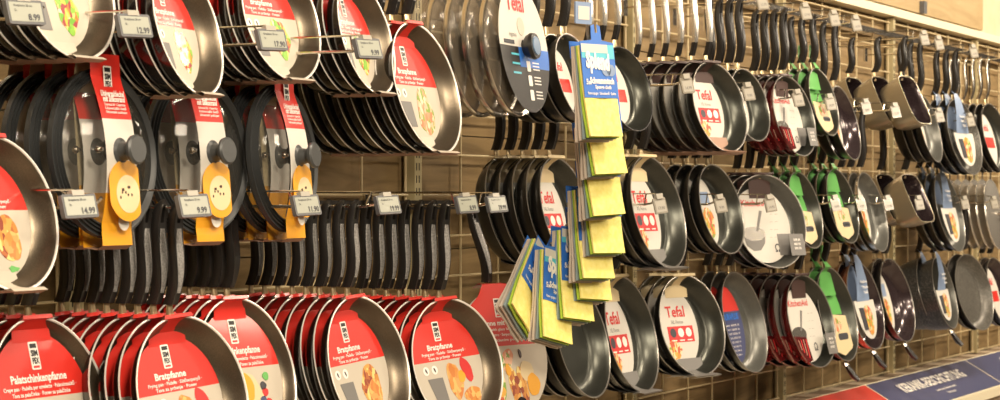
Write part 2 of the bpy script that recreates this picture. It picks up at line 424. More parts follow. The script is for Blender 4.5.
def handle_geo(parent, L, Rr, T, style, wd=.026, yc=-.03, lean=0., bow=.012):
    """bakelite or steel handle from the hanging hole (root origin) to the rim"""
    top = T @ Vector((0, .012, Rr * (1.0)))
    a = Vector((0, 0, .013)); b = top + Vector((0, .002, .022))
    n = 18; path = []
    for i in range(n + 1):
        t = i / n
        p = a.lerp(b, t)
        p.y += .010 * math.sin(PI * t) * (1 - t) * 1.6 - .016 * math.sin(PI * t) * t * 1.3
        path.append((t, p))
    mcol = {'grey': 'handle', 'black': 'handle', 'chrome': 'bright', 'green': 'handle', 'steel': 'steel'}[style]
    vs = []; fs = []
    def w(t): return wd / 2 * (0.80 + .28 * math.sin(PI * min(1, t * 1.15)) - .12 * t) * (math.sqrt(max(0.02, 1 - (1 - min(1, t / .07)) ** 2)) if t < .07 else 1) * (.82 if style in ('chrome', 'steel') else 1)
    def th(t): return (.0075 + .003 * t) * (.55 if t < .02 else 1) * (.62 if style in ('chrome', 'steel') else 1)
    cols = (-1, -.78, -.30, .30, .78, 1)
    for t, p in path:
        ww, tt = w(t), th(t)
        for sgn in (-1, 1):
            for c in cols: vs.append((p.x + c * ww, p.y + sgn * tt * (.35 if abs(c) == 1 else (.85 if abs(c) == .30 else 1)), p.z))
    def idx(i, sd, c): return i * 12 + sd * 6 + c
    for i in range(n):
        hole = .05 < (i + .5) / n < .21
        for c in range(5):
            if hole and c == 2: continue
            fs.append((idx(i, 0, c), idx(i + 1, 0, c), idx(i + 1, 0, c + 1), idx(i, 0, c + 1)))
            fs.append((idx(i, 1, c), idx(i, 1, c + 1), idx(i + 1, 1, c + 1), idx(i + 1, 1, c)))
        fs.append((idx(i, 0, 0), idx(i, 1, 0), idx(i + 1, 1, 0), idx(i + 1, 0, 0)))
        fs.append((idx(i, 0, 5), idx(i + 1, 0, 5), idx(i + 1, 1, 5), idx(i, 1, 5)))
        if hole:
            fs.append((idx(i, 0, 2), idx(i + 1, 0, 2), idx(i + 1, 1, 2), idx(i, 1, 2)))
            fs.append((idx(i, 0, 3), idx(i, 1, 3), idx(i + 1, 1, 3), idx(i + 1, 0, 3)))
    fs.append(tuple(idx(0, 0, c) for c in range(6)) + tuple(idx(0, 1, c) for c in range(5, -1, -1)))
    fs.append(tuple(idx(n, 0, c) for c in range(5, -1, -1)) + tuple(idx(n, 1, c) for c in range(6)))
    hm = MB(); hm.add(vs, fs, mcol)
    if style == 'chrome':   # black collar where the steel meets the pan
        lim = path[int(n * .86)][1].z
        hm.m = ['handle' if sum(vs[v][2] for v in f) / len(f) < lim else m_ for f, m_ in zip(hm.f, hm.m)]
    h = hm.build('handle', parent, 50)
    if style == 'grey':
        mb = MB(); pts = []; vv = []; ff = []
        ks = [q for q in path if .25 <= q[0] <= .93]
        for j, (t, p) in enumerate(ks):
            q = (t - .25) / .68; hw = w(t) * (.66 if style == 'grey' else .95) * math.sin(PI * (q * .84 + .08)) ** .45
            yy = p.y - th(t) - .0014
            vv += [(p.x - hw, yy + .0012, p.z), (p.x - hw * .6, yy - .0008, p.z), (p.x + hw * .6, yy - .0008, p.z), (p.x + hw, yy + .0012, p.z)]
        for j in range(len(ks) - 1):
            for c in range(3): ff.append((4 * j + c, 4 * j + c + 4, 4 * j + c + 5, 4 * j + c + 1))
        if style == 'grey':
            mb.add(vv, ff, 'inlay'); mb.build('handle_inlay', h)
        else:
            vv = [(x, 2 * 0 + y, z) for x, y, z in vv]
            mb.add(vv, ff, 'bright'); mb.build('handle_inlay', h)
    # neck
    bt = path[-1][1]
    mb = MB()
    mb.tube([(bt.x, bt.y, bt.z + .012), (bt.x, bt.y + .001, bt.z - .006), tuple(T @ Vector((0, .012, Rr + .002))), tuple(T @ Vector((0, .018, Rr - .006)))], [.0065, .0065, .008, .009], 'brass', 10, None, .7)
    mb.tube([tuple(T @ Vector((-.014, .016, Rr - .002))), tuple(T @ Vector((.014, .016, Rr - .002)))], .006, 'steel', 6)
    mb.build('handle_neck', parent)
    return h

def circle(r, a0=0, a1=2 * PI, n=40): return [(r * math.cos(a0 + (a1 - a0) * i / n), r * math.sin(a0 + (a1 - a0) * i / n)) for i in range(n + 1)]
def clip(pts, z, above):
    out = []
    for i in range(len(pts)):
        p, q = pts[i], pts[(i + 1) % len(pts)]
        ip, iq = (p[1] >= z) == above, (q[1] >= z) == above
        if ip: out.append(p)
        if ip != iq:
            t = (z - p[1]) / (q[1] - p[1]); out.append((p[0] + t * (q[0] - p[0]), z))
    return out
def blob(cx, cz, rx, rz, k=.12, n=22, seed=0, rot=0.):
    rnd = random.Random(seed); ph = [rnd.uniform(0, 6.28) for _ in range(4)]
    o = []
    for i in range(n):
        a = 2 * PI * i / n; r = 1 + k * (math.sin(3 * a + ph[0]) + .6 * math.sin(5 * a + ph[1]) + .4 * math.sin(7 * a + ph[2]))
        x, z = rx * r * math.cos(a), rz * r * math.sin(a)
        o.append((cx + x * math.cos(rot) - z * math.sin(rot), cz + x * math.sin(rot) + z * math.cos(rot)))
    return o
def rect(cx, cz, w_, h_, rr=0.):
    a, b = w_ / 2, h_ / 2
    if not rr: return [(cx - a, cz - b), (cx + a, cz - b), (cx + a, cz + b), (cx - a, cz + b)]
    o = []
    for sx, sz, q in ((1, -1, -PI / 2), (1, 1, 0), (-1, 1, PI / 2), (-1, -1, PI)):
        for k in range(4):
            g = q + k * PI / 6; o.append((cx + sx * (a - rr) + rr * math.cos(g), cz + sz * (b - rr) + rr * math.sin(g)))
    return o

def logo_plate(mb, x, y, z, s, T):
    mb.plate(rect(x, z, s * .62, s * 1.25, s * .07), y, y + .0004, 'ink_white', T)
    mb.plate(rect(x, z + s * .44, s * .44, s * .20), y - .0003, y, 'black_print', T)
    put_text(mb, 'SIM', x, y - .0004, z + s * .10, s * .36, 'black_print', T, .05, s * .46)
    put_text(mb, 'PEX', x, y - .0004, z - s * .24, s * .36, 'black_print', T, .05, s * .46)
    mb.plate(rect(x, z - s * .50, s * .40, s * .10), y - .0003, y, 'ink_red', T)

def simpex_card(parent, Rr, D, T, title, food, full=False, split=.02, rbf=.74, crepe=False):
    """round card on the pan floor, red over cream, red band over the top rim, cream tongue over the bottom rim"""
    rb = Rr * rbf; yb = D - .008
    rl = Rr * (.80 if not crepe else .86)
    if crepe or full: yb = min(yb, D * .62)
    c = circle(rl, n=44)[:-1]; zs = split * Rr * 5
    mb = MB()
    mb.plate(clip(c, zs, True), yb, yb + .0008, 'red', T); mb.plate(clip(c, zs, False), yb, yb + .0008, 'cream', T)
    ww = Rr * .66
    inner = [(y - .004, r - .003) for r, y in wall_curve(Rr, rb, D)]
    up = [(yb - .0005, rl * .86)] + [q for q in inner if q[1] > rl * .92 and q[0] < yb] + [(-.006, Rr - .003), (-.006, Rr + .003), (-.001, Rr + .004), (.004, Rr + .002)]
    mb.strip(up, [ww * (1.05 - .38 * i / (len(up) - 1)) for i in range(len(up))], 'red', T)
    dn = [(yb - .0005, -rl * .86)] + [(y, -z) for y, z in inner if z > rl * .92 and y < yb] + [(-.006, -(Rr - .003)), (-.014, -(Rr - .002)), (-.021, -(Rr + .004))]
    mb.strip(dn, [ww * (.9 + .10 * i / (len(dn) - 1)) for i in range(len(dn))], 'cream', T)
    mb.strip([(-.021, -(Rr + .004)), (-.012, -(Rr + .0065)), (.000, -(Rr + .004))], [ww * 1.0, ww * .8, ww * .4], 'pinkish', T)
    card = mb.build('label_card', parent)
    y = yb - .0008
    lt = MB(); logo_plate(lt, -rl * .10 if not crepe else 0, y, zs + rl * .56, rl * .30, T)
    l = lt.build('logo', card); l['front_only'] = 1
    lt = MB(); x0 = -rl * .10 if not crepe else 0
    put_text(lt, title, x0, y, zs + rl * .26, rl * .15, 'ink_white', T, .03, rl * (.72 if len(title) < 14 else 1.15))
    s1, s2 = ('Crepe pan · Padella per omelette · Palacsintasütő ·', 'Tava za palačinke · Ponev za palačinke') if crepe else ('Frying pan · Padella · Sütőserpenyő ·', 'Tava za prženje · Ponev')
    put_text(lt, s1, x0 * .2, y, zs + rl * .14, rl * .075, 'ink_white', T, .02, rl * (1.5 if crepe else 1.25))
    put_text(lt, s2, x0 * .2, y, zs + rl * .055, rl * .075, 'ink_white', T, .02, rl * (1.2 if crepe else .95))
    l = lt.build('lettering', card); l['front_only'] = 1
    ic = MB()
    for k in range(3 if crepe else 2): 
        ic.plate([(p[0] - rl * (.62 - .24 * k), p[1] + zs - rl * .16) for p in circle(rl * .085, n=20)[:-1]], y, y + .0004, 'ink_white', T)
        ic.plate(blob(-rl * (.62 - .24 * k), zs - rl * .16, rl * .02, rl * .05, .1, 10, k, .4), y - .0004, y, 'ink_dark', T)
    ic.plate([(-rl * .62, zs - rl * .32), (-rl * .20, zs - rl * .32), (-rl * .14, zs - rl * .80), (-rl * .46, zs - rl * .80)], y, y + .0004, 'paper_grey', T)
    l = ic.build('print_icons', card); l['front_only'] = 1
    fd = MB()
    if food == 'salad': fd.plate(blob(rl * .34, zs - rl * .42, rl * .27, rl * .40, .10, 26, 3, .25), y, y + .0004, 'salad', T)
    elif food == 'steak':
        fd.plate(blob(rl * .36, zs - rl * .46, rl * .30, rl * .38, .05, 26, 5), y, y + .0004, 'steak', T)
        fd.plate(blob(rl * .44, zs - rl * .58, rl * .20, rl * .24, .05, 20, 6), y - .0003, y, 'meat', T)
        fd.plate(blob(rl * .36, zs - rl * .96, rl * .12, rl * .05, .2, 16, 8), y - .0003, y, 'green', T)
    elif food == 'salmon': fd.plate(blob(rl * .30, zs - rl * .50, rl * .30, rl * .46, .08, 26, 9), y, y + .0004, 'salmon', T)
    elif food == 'cutlet':
        fd.plate(blob(rl * .14, zs - rl * .42, rl * .20, rl * .36, .06, 22, 3, .15), y, y + .0004, 'meat', T)
        fd.plate(blob(rl * .52, zs - rl * .24, rl * .13, rl * .26, .05, 20, 4, .4), y, y + .0004, 'ink_red', T)
        fd.plate(blob(rl * .56, zs - rl * .74, rl * .24, rl * .16, .06, 20, 6), y, y + .0004, 'meat', T)
        fd.plate(blob(rl * .34, zs - rl * .36, rl * .10, rl * .12, .06, 20, 7), y - .0003, y, 'yellow_card', T)
    else:   # crepe
        fd.plate(blob(rl * .26, zs - rl * .45, rl * .17, rl * .40, .05, 22, 3, .35), y, y + .0004, 'kraft_cream', T)
        fd.plate(blob(rl * .10, zs - rl * .30, rl * .14, rl * .22, .05, 22, 4, .15), y - .0002, y, 'yellow_card', T)
        for k, (a, b, m_) in enumerate(((.58, -.16, 'green'), (.50, -.40, 'ink_red'), (.42, -.52, 'navy'), (.56, -.56, 'ink_red'), (.48, -.30, 'ink_dark'))):
            fd.plate(blob(rl * a, zs + rl * b, rl * .075, rl * .065, .06, 14, k), y - .0005, y, m_, T)
    l = fd.build('food_picture', card); l['front_only'] = 1
    return card

def round_card(parent, Rr, D, T, style, rbf=.74, sleeve=False):
    """Labels of the other makes"""
    rb = Rr * rbf; yb = D - .008; rl = Rr * .76; y = yb - .0008
    inner = [(yy - .004, r - .003) for r, yy in wall_curve(Rr, rb, D)]
    mb = MB(); c = circle(rl, n=40)[:-1]
    def over(m_, ww, sgn=1, ext=.014, mm=None):
        p = [(yb - .0006, sgn * rl * .8)] + [(q[0], sgn * q[1]) for q in inner if q[1] > rl * .92 and q[0] < yb] + [(-.006, sgn * (Rr - .003)), (-.006 if sgn > 0 else -.024, sgn * (Rr + .004)), (.006 if sgn > 0 else -.02, sgn * (Rr + ext * .5)), (.008, sgn * (Rr + ext * .4))]
        mb.strip(p, ww, m_, T)
    if style == 'tefal':
        mb.plate([(x * .80 - rl * .16, z) for x, z in c], yb, yb + .0008, 'white', T)
        over('kraft_cream' if Rr > .13 else 'ink_brown', Rr * .7); over('paper_grey' if Rr > .13 else 'pinkish', Rr * .8, -1)
        card = mb.build('label_card', parent)
        lt = MB(); put_text(lt, 'Tefal', -rl * .18, y, rl * .42, rl * .40, 'ink_red', T, .02)
        put_text(lt, 'XL Force', -rl * .18, y, rl * .16, rl * .13, 'paper_grey', T, .0)
        pr = MB(); pr.plate(rect(-rl * .10, -rl * .16, rl * 1.05, rl * .42), y, y + .0004, 'ink_red', T)
        for k in range(3):
            pr.plate([(p[0] - rl * (.42 - .32 * k), p[1] - rl * .12) for p in circle(rl * .12, n=16)[:-1]], y - .0003, y, 'ink_white' if k else 'ink_dark', T)
            pr.plate(rect(-rl * (.42 - .32 * k), -rl * .32, rl * .20, rl * .03), y - .0003, y, 'ink_white', T)
        pr.plate(blob(-rl * .46, -rl * .56, rl * .26, rl * .26, .06, 20, 4), y - .0002, y + .0002, 'veg', T)
        l = pr.build('printed_panel', card); l['front_only'] = 1
        l = lt.build('lettering', card); l['front_only'] = 1
    elif style == 'kitchen':
        c2 = [(x * 1.06 - rl * .10, z * 1.06 - rl * .06) for x, z in c]
        mb.plate(c2, D * .55, D * .55 + .0008, 'white', T)
        y = D * .55 - .0006
        mb.strip([(D * .55, rl * .7), (D * .35, Rr * .93), (-.005, Rr), (-.004, Rr + .006), (.01, Rr + .006)], Rr * .62, 'ink_brown', T)
        mb.plate(rect(Rr * .62, -Rr * .52, Rr * .42, Rr * .46), -.006, -.005, 'paper_grey', T)
        if sleeve:
            sm = MB()
            sm.plate([(-Rr * .99, -Rr * .30), (-Rr * .52, -Rr * .34), (-Rr * .42, -Rr * .84), (-Rr * .66, -Rr * .88), (-Rr * .88, -Rr * .62)], -.010, -.004, 'out_red', T)
            for k in range(4): sm.plate([(-Rr * (.90 - .11 * k), -Rr * .38), (-Rr * (.87 - .11 * k), -Rr * .38), (-Rr * (.80 - .09 * k), -Rr * (.60 + .06 * k)), (-Rr * (.83 - .09 * k), -Rr * (.60 + .06 * k))], -.0108, -.010, 'ink_red' if k % 2 else 'pinkish', T)
            sm.build('red_window_sleeve', parent)
        card = mb.build('label_card', parent)
        lt = MB(); put_text(lt, 'KitchenAid', -rl * .18, y, rl * .56, rl * .26, 'ink_red', T, .015)
        for k in range(4): put_text(lt, '···  ····', rl * (.42 - .05 * k), y, rl * (.25 - .22 * k), rl * .13, 'paper_grey', T, .01)
        put_text(lt, 'Ω', rl * .35, y, -rl * .72, rl * .3, 'ink_dark', T)
        for k in range(3): put_text(lt, 'IIIIII IIII', Rr * .62, -.0066, -Rr * (.42 + .09 * k), Rr * .07, 'ink_white', T)
        l = lt.build('lettering', card); l['front_only'] = 1
        pr = MB(); pr.plate(blob(-rl * .46, -rl * .30, rl * .42, rl * .20, .0, 26, 1), y - .0003, y, 'inlay_chrome', T)
        pr.plate([(-rl * .88, -rl * .30), (-rl * .80, -rl * .62), (-rl * .56, -rl * .78), (-rl * .30, -rl * .76), (-rl * .10, -rl * .56), (-rl * .04, -rl * .30), (-rl * .46, -rl * .48)], y - .0002, y + .0002, 'paper_grey', T)
        pr.plate([(-rl * .36, -rl * .22), (-rl * .28, -rl * .22), (-rl * .02, rl * .34), (-rl * .12, rl * .36)], y - .0005, y, 'paper_grey', T)
        l = pr.build('saucepan_picture', card); l['front_only'] = 1
    elif style == 'maroon':   # pan sleeve with a red window box on the lower edge
        mb.plate([(-Rr * .9, -Rr * .30), (-Rr * .2, -Rr * .45), (-Rr * .1, -Rr * .95), (-Rr * .6, -Rr * .9)], -.006, -.005, 'out_red', T)
        card = mb.build('label_card', parent)
    elif style == 'green':
        mb.strip([(D * .45, rl * .55), (D * .3, Rr * .93), (-.006, Rr), (-.002, Rr + .010), (.010, Rr + .04), (.0, Rr + .075)], [Rr * .9, Rr * .62, Rr * .34, Rr * .22, Rr * .16, Rr * .20], 'green', T)
        mb.plate(clip([(x, z) for x, z in c], rl * .02, True), yb, yb + .0008, 'green', T)
        mb.plate([(-Rr * .55, rl * .05), (Rr * .60, -rl * .05), (Rr * .66, -rl * .95), (Rr * .1, -rl * 1.15), (-Rr * .5, -rl * .95)], D * .3, D * .3 + .0008, 'kraft_cream', T)
        card = mb.build('label_card', parent)
        pr = MB(); pr.plate(rect(Rr * .22, -rl * .62, Rr * .55, Rr * .14, .01), D * .3 - .0006, D * .3, 'ink_dark', T)
        pr.plate(blob(Rr * .0, -rl * .3, Rr * .25, Rr * .16, .1, 18, 4), D * .3 - .0004, D * .3, 'salmon', T)
        l = pr.build('food_picture', card); l['front_only'] = 1
    elif style == 'bluetag':
        mb.strip([(D * .1, Rr * .10), (-.006, Rr * .55), (-.008, Rr * .98), (-.004, Rr + .02), (.004, Rr + .035)], [Rr * .80, Rr * .60, Rr * .40, Rr * .22, Rr * .20], 'slate', T)
        mb.plate(clip([(x * .8 + Rr * .05, z) for x, z in c], rl * .15, False), D * .1 + .001, D * .1 + .002, 'white', T)
        card = mb.build('label_card', parent)
        pr = MB(); pr.plate(blob(Rr * .12, -rl * .42, Rr * .24, Rr * .34, .08, 20, 2), D * .1 - .0002, D * .1 + .0008, 'veg', T)
        for k in range(5): pr.tube([(-Rr * (.34 - .05 * k), D * .1 - .001, -Rr * .05), (-Rr * (.26 - .04 * k), D * .1 - .001, -Rr * .55)], .0025, 'ink_dark', 5, T)
        l = pr.build('food_picture', card); l['front_only'] = 1
        lt = MB()
        for k in range(3): put_text(lt, ['Bratpfanne', 'Frying pan', 'Padella'][k], 0, -.012, Rr * (.52 - .12 * k), Rr * .09, 'ink_white', T)
        l = lt.build('lettering', card); l['front_only'] = 1
    elif style == 'navycard':
        mb.plate(clip([(x * .72 - rl * .22, z) for x, z in c], rl * .35, False), yb, yb + .0008, 'navy', T)
        mb.plate(clip([(x * .72 - rl * .22, z) for x, z in c], rl * .35, True), yb, yb + .0008, 'red', T)
        card = mb.build('label_card', parent)
        lt = MB(); put_text(lt, 'DURAPLUS', -rl * .2, y, rl * .2, rl * .22, 'blue', T, .05, rl * 1.0)
        for k in range(8): put_text(lt, 'IIII IIIIII II', -rl * .18, y, -rl * (.02 + .11 * k), rl * .07, 'ink_white', T, .0, rl * (.8 - .06 * k))
        l = lt.build('lettering', card); l['front_only'] = 1
    elif style == 'foodcard':
        mb.plate([(x * .66 - rl * .25, z) for x, z in c], yb, yb + .0008, 'white', T)
        card = mb.build('label_card', parent)
        pr = MB(); pr.plate(blob(-rl * .2, -rl * .30, rl * .34, rl * .46, .06, 22, 2), y, y + .0003, 'veg', T)
        pr.plate(rect(-rl * .25, rl * .4, rl * .7, rl * .4), y, y + .0003, 'slate', T)
        l = pr.build('food_picture', card); l['front_only'] = 1
    elif style == 'whitered':
        mb.plate([(x * .8 - rl * .16, z) for x, z in c], yb, yb + .0008, 'white', T)
        mb.plate(rect(-rl * .14, -rl * .1, rl * 1.2, rl * .4), yb - .0006, yb, 'red', T)
        card = mb.build('label_card', parent)
        lt = MB(); put_text(lt, 'Tefal', -rl * .2, y, rl * .45, rl * .36, 'ink_red', T, .02)
        l = lt.build('lettering', card); l['front_only'] = 1
    else: return None
    return card

def helper_handle(parent, Rr, T, m='handle'):
    mb = MB()
    pts = [(0, .016, -Rr - .000), (0, .010, -Rr - .016), (.002, .004, -Rr - .032), (.004, -.004, -Rr - .052), (.008, -.016, -Rr - .070)]
    mb.tube([pts[0], pts[1]], .010, 'steel', 8, T)
    mb.tube(pts[1:], [.013, .017, .018, .012], m, 8, T, .6)
    o = mb.build('helper_handle', parent); o['front_only'] = 1
    return o

def make_pan(kind, L, Rr, p):
    """root at the hanging hole"""
    pt = p.get('pitch', PITCH); yc = p.get('yc', -.03)
    T = disc_T(L, yc, pt, p.get('roll', 0.))
    D = p.get('D', .040)
    r = bpy.data.objects.new(p.get('name', 'frying_pan'), None); COL.objects.link(r); r.empty_display_size = .02
    sq = p.get('sq', 0.)
    pan_body(r, Rr, D, T, p.get('ins', 'coat_in'), p.get('out', 'out_black'), p.get('rim', 'rim' if kind == 'simpex' else 'rim_grey'), sq, p.get('rbf', .74))
    handle_geo(r, L, Rr * (1. if not sq else .99), T, p.get('h', 'grey'), p.get('hw', .026))
    if kind == 'simpex': simpex_card(r, Rr, D, T, p.get('title', 'Bratpfanne'), p.get('food', 'salad'), crepe=p.get('crepe', False), split=p.get('split', .02))
    elif kind != 'plain': round_card(r, Rr, D, T, kind, p.get('rbf', .74), p.get('sleeve', False))
    if p.get('helper'): helper_handle(r, Rr, T)
    return r

def make_lid(L, Rr, p):
    """glass lid with stepped silicone ring, knob and card sleeve"""
    T = disc_T(L, -.02, 5)
    r = bpy.data.objects.new('pot_lid', None); COL.objects.link(r)
    pr = [(Rr * .85, .004), (Rr * .85, -.002), (Rr * .885, -.006), (Rr * .89, -.001), (Rr * .92, -.004), (Rr * .925, .001), (Rr * .96, -.002), (Rr * .965, .003), (Rr, .002), (Rr, .012), (Rr * .95, .018), (Rr * .90, .014), (Rr * .85, .010), (Rr * .85, .004)]
    MB().lathe(pr, 'silicone', 64, T).build('silicone_rim', r, 25)
    g = [(.0001, -.022)] + [(Rr * .87 * math.sin(a), .004 - .026 * math.cos(a)) for a in [PI / 2 * k / 8 for k in range(1, 9)]]
    g2 = [(x, y + .003) for x, y in reversed(g)]
    MB().lathe(g + g2, 'glass', 56, T).build('glass_dome', r)
    MB().lathe([(.0001, -.019), (.006, -.019), (.006, -.024), (.003, -.024), (.003, -.030), (.0001, -.030)], 'steel', 14, T @ Matrix.Translation((-Rr * .36, 0, Rr * .02))).build('steam_vent', r)
    k = [(.0001, -.022), (.024, -.022), (.025, -.026), (.016, -.032), (.013, -.044), (.019, -.052), (.024, -.055), (.0245, -.060), (.021, -.063), (.0001, -.063)]
    MB().lathe(k, 'knob', 28, T).build('knob', r, 30)
    # sleeve: front band, closed under the rim, kraft back band rising inside
    hw = .040
    zt, zb = Rr + .022, -(Rr + .012)
    mb = MB()
    def yf(z): 
        q = abs(z) / (Rr * .87)
        return -.0285 + .021 * min(1, q) ** 2 if q < 1.05 else -.0085
    zs = [zt + (zb - zt) * i / 26 for i in range(27)]
    s1, s2 = Rr * .42, -Rr * .52
    for i in range(26):
        zm = (zs[i] + zs[i + 1]) / 2
        m_ = 'red' if zm > s1 else ('white' if zm > s2 else 'yellow_card')
        mb.strip([(yf(zs[i]), zs[i]), (yf(zs[i + 1]), zs[i + 1])], 2 * hw, m_, T)
    mb.strip([(yf(zb), zb), (.004, zb - .006), (.030, zb)], 2 * hw, 'pinkish', T)
    mb.strip([(.030, zb), (.030, -Rr * .36)], 2 * hw, 'yellow_card', T)
    mb.strip([(.030, -Rr * .36), (.030, Rr * .8), (.016, zt), (yf(zt), zt)], 2 * hw, 'kraft_cream', T)
    card = mb.build('card_sleeve', r)
    hk = MB().tube([(0, -.012, .004), (0, .002, -.004), tuple(T @ Vector((0, 0, zt - .01)))], .0013, 'clip', 6); hk.build('hanging_loop', r)
    lt = MB(); y = -.0100
    logo_plate(lt, 0, y - .002, Rr * .86, Rr * .25, T)
    l = lt.build('logo', card); l['front_only'] = 1
    lt = MB()
    put_text(lt, 'Universaldeckel', 0, yf(Rr * .68) - .0035, Rr * .68, .013, 'ink_white', T, .04, .062)
    put_text(lt, 'mit Silikonrand', 0, yf(Rr * .615) - .0035, Rr * .615, .013, 'ink_white', T, .04, .058)
    for q, s_ in enumerate(('Universal lid · Coperchio', 'Univerzális fedő', 'Univerzalni poklopac')): put_text(lt, s_, 0, yf(Rr * (.55 - .045 * q)) - .0025, Rr * (.55 - .045 * q), .006, 'ink_white', T, .02, .056)
    l = lt.build('lettering', card); l['front_only'] = 1
    pr_ = MB()
    def crop(pts, w_): return [(max(-w_, min(w_, x)), z) for x, z in pts]
    pr_.plate(crop([(x + .006, z - Rr * .46) for x, z in circle(.050, n=40)[:-1]], hw), -.0302, -.0296, 'yellow_card', T)
    pr_.plate(crop([(x + .008, z - Rr * .50) for x, z in circle(.031, n=30)[:-1]], hw), -.0308, -.0302, 'kraft_cream', T)
    pr_.plate([(x + .006, z - Rr * .82) for x, z in circle(.014, n=20)[:-1]], -.0196, -.019, 'white', T)
    for q in range(9):
        a = q * 2.4; pr_.plate(blob(.017 * math.cos(a) * (.5 + q / 14), -Rr * (.42 + .03 * (q % 5)), .0018, .0026, .1, 8, q), -.0314, -.0308, 'ink_brown', T)
    l = pr_.build('food_picture', card); l['front_only'] = 1
    return r

def make_tefal_lid(L, Rr, p):
    T = disc_T(L, -.02, 8)
    r = bpy.data.objects.new('pot_lid', None); COL.objects.link(r)
    MB().lathe([(Rr * .94, .002), (Rr, -.001), (Rr * 1.01, .004), (Rr, .012), (Rr * .95, .010), (Rr * .94, .002)], 'steel', 60, T).build('metal_rim', r)
    g = [(.0001, -.026)] + [(Rr * .95 * math.sin(a), .004 - .030 * math.cos(a)) for a in [PI / 2 * k / 8 for k in range(1, 9)]]
    MB().lathe(g + [(x, y + .003) for x, y in reversed(g)], 'film', 56, T).build('glass_dome', r)
    k = [(.0001, -.026), (.020, -.026), (.018, -.034), (.026, -.042), (.030, -.052), (.028, -.060), (.0001, -.061)]
    kb = MB().lathe(k, 'handle', 28, T).build('knob', r, 30)
    MB().lathe([(.0001, -.0625), (.020, -.0625), (.021, -.060)], 'knob_blue', 24, T).build('knob_badge', kb)
    y = -.032
    c = [(x * .97, z) for x, z in circle(Rr * .985, n=48)[:-1]]
    mb = MB(); mb.plate(clip(c, -.0, True), y, y + .0008, 'white', T); mb.plate(clip(c, 0, False), y, y + .0008, 'black_print', T)
    mb.plate([(max(-Rr * .25, x), z) for x, z in clip(clip(c, -.0, False), -Rr * .30, True)], y - .0006, y, 'blue', T)
    card = mb.build('label_card', r); card['front_only'] = 1
    lt = MB(); put_text(lt, 'Tefal', -Rr * .18, y - .001, Rr * .66, Rr * .36, 'ink_red', T, .02)
    put_text(lt, 'ingenio', -Rr * .42, y - .001, Rr * .18, Rr * .10, 'paper_grey', T, .01)
    lt.build('lettering', card)
    ic = MB()
    for q in range(3):
        ic.plate(rect(Rr * .06, -Rr * (.28 + .22 * q), Rr * .14, Rr * .16, .003), y - .0012, y - .0007, 'ink_white', T)
        for e in range(3): ic.plate(rect(Rr * .36, -Rr * (.22 + .22 * q + .05 * e), Rr * .26, Rr * .018), y - .0012, y - .0007, 'ink_white', T)
        ic.plate(rect(-Rr * .42, -Rr * (.12 + .14 * q), Rr * .30, Rr * .03), y - .0012, y - .0007, 'cyan', T)
    ic.plate([(x - Rr * .06, z + Rr * .32) for x, z in circle(Rr * .14, n=20)[:-1]], y - .0012, y - .0007, 'cream', T)
    ic.plate(rect(-Rr * .6, Rr * .06, Rr * .4, Rr * .06), y - .0012, y - .0007, 'ink_dark', T)
    ic.build('print_icons', card)
    return r

def make_steel_lid(L, Rr, p):
    T = disc_T(L, -.01, 8)
    r = bpy.data.objects.new('steel_lid', None); COL.objects.link(r)
    MB().lathe([(.0001, -.02), (Rr * .6, -.014), (Rr * .9, -.002), (Rr, 0), (Rr * 1.01, .004), (Rr * .98, .008), (Rr * .9, .003), (Rr * .6, -.010), (.0001, -.016)], 'bright', 44, T).build('lid_disc', r)
    MB().tube([(-.03, -.012, 0), (-.028, -.04, 0), (0, -.05, 0), (.028, -.04, 0), (.03, -.012, 0)], .005, 'steel', 8, T).build('grip', r)
    MB().tube([(0, 0, .004), (0, 0, -.02), tuple(T @ Vector((0, 0, Rr)))], .006, 'steel', 8, None, .5).build('hanging_bar', r)
    return r

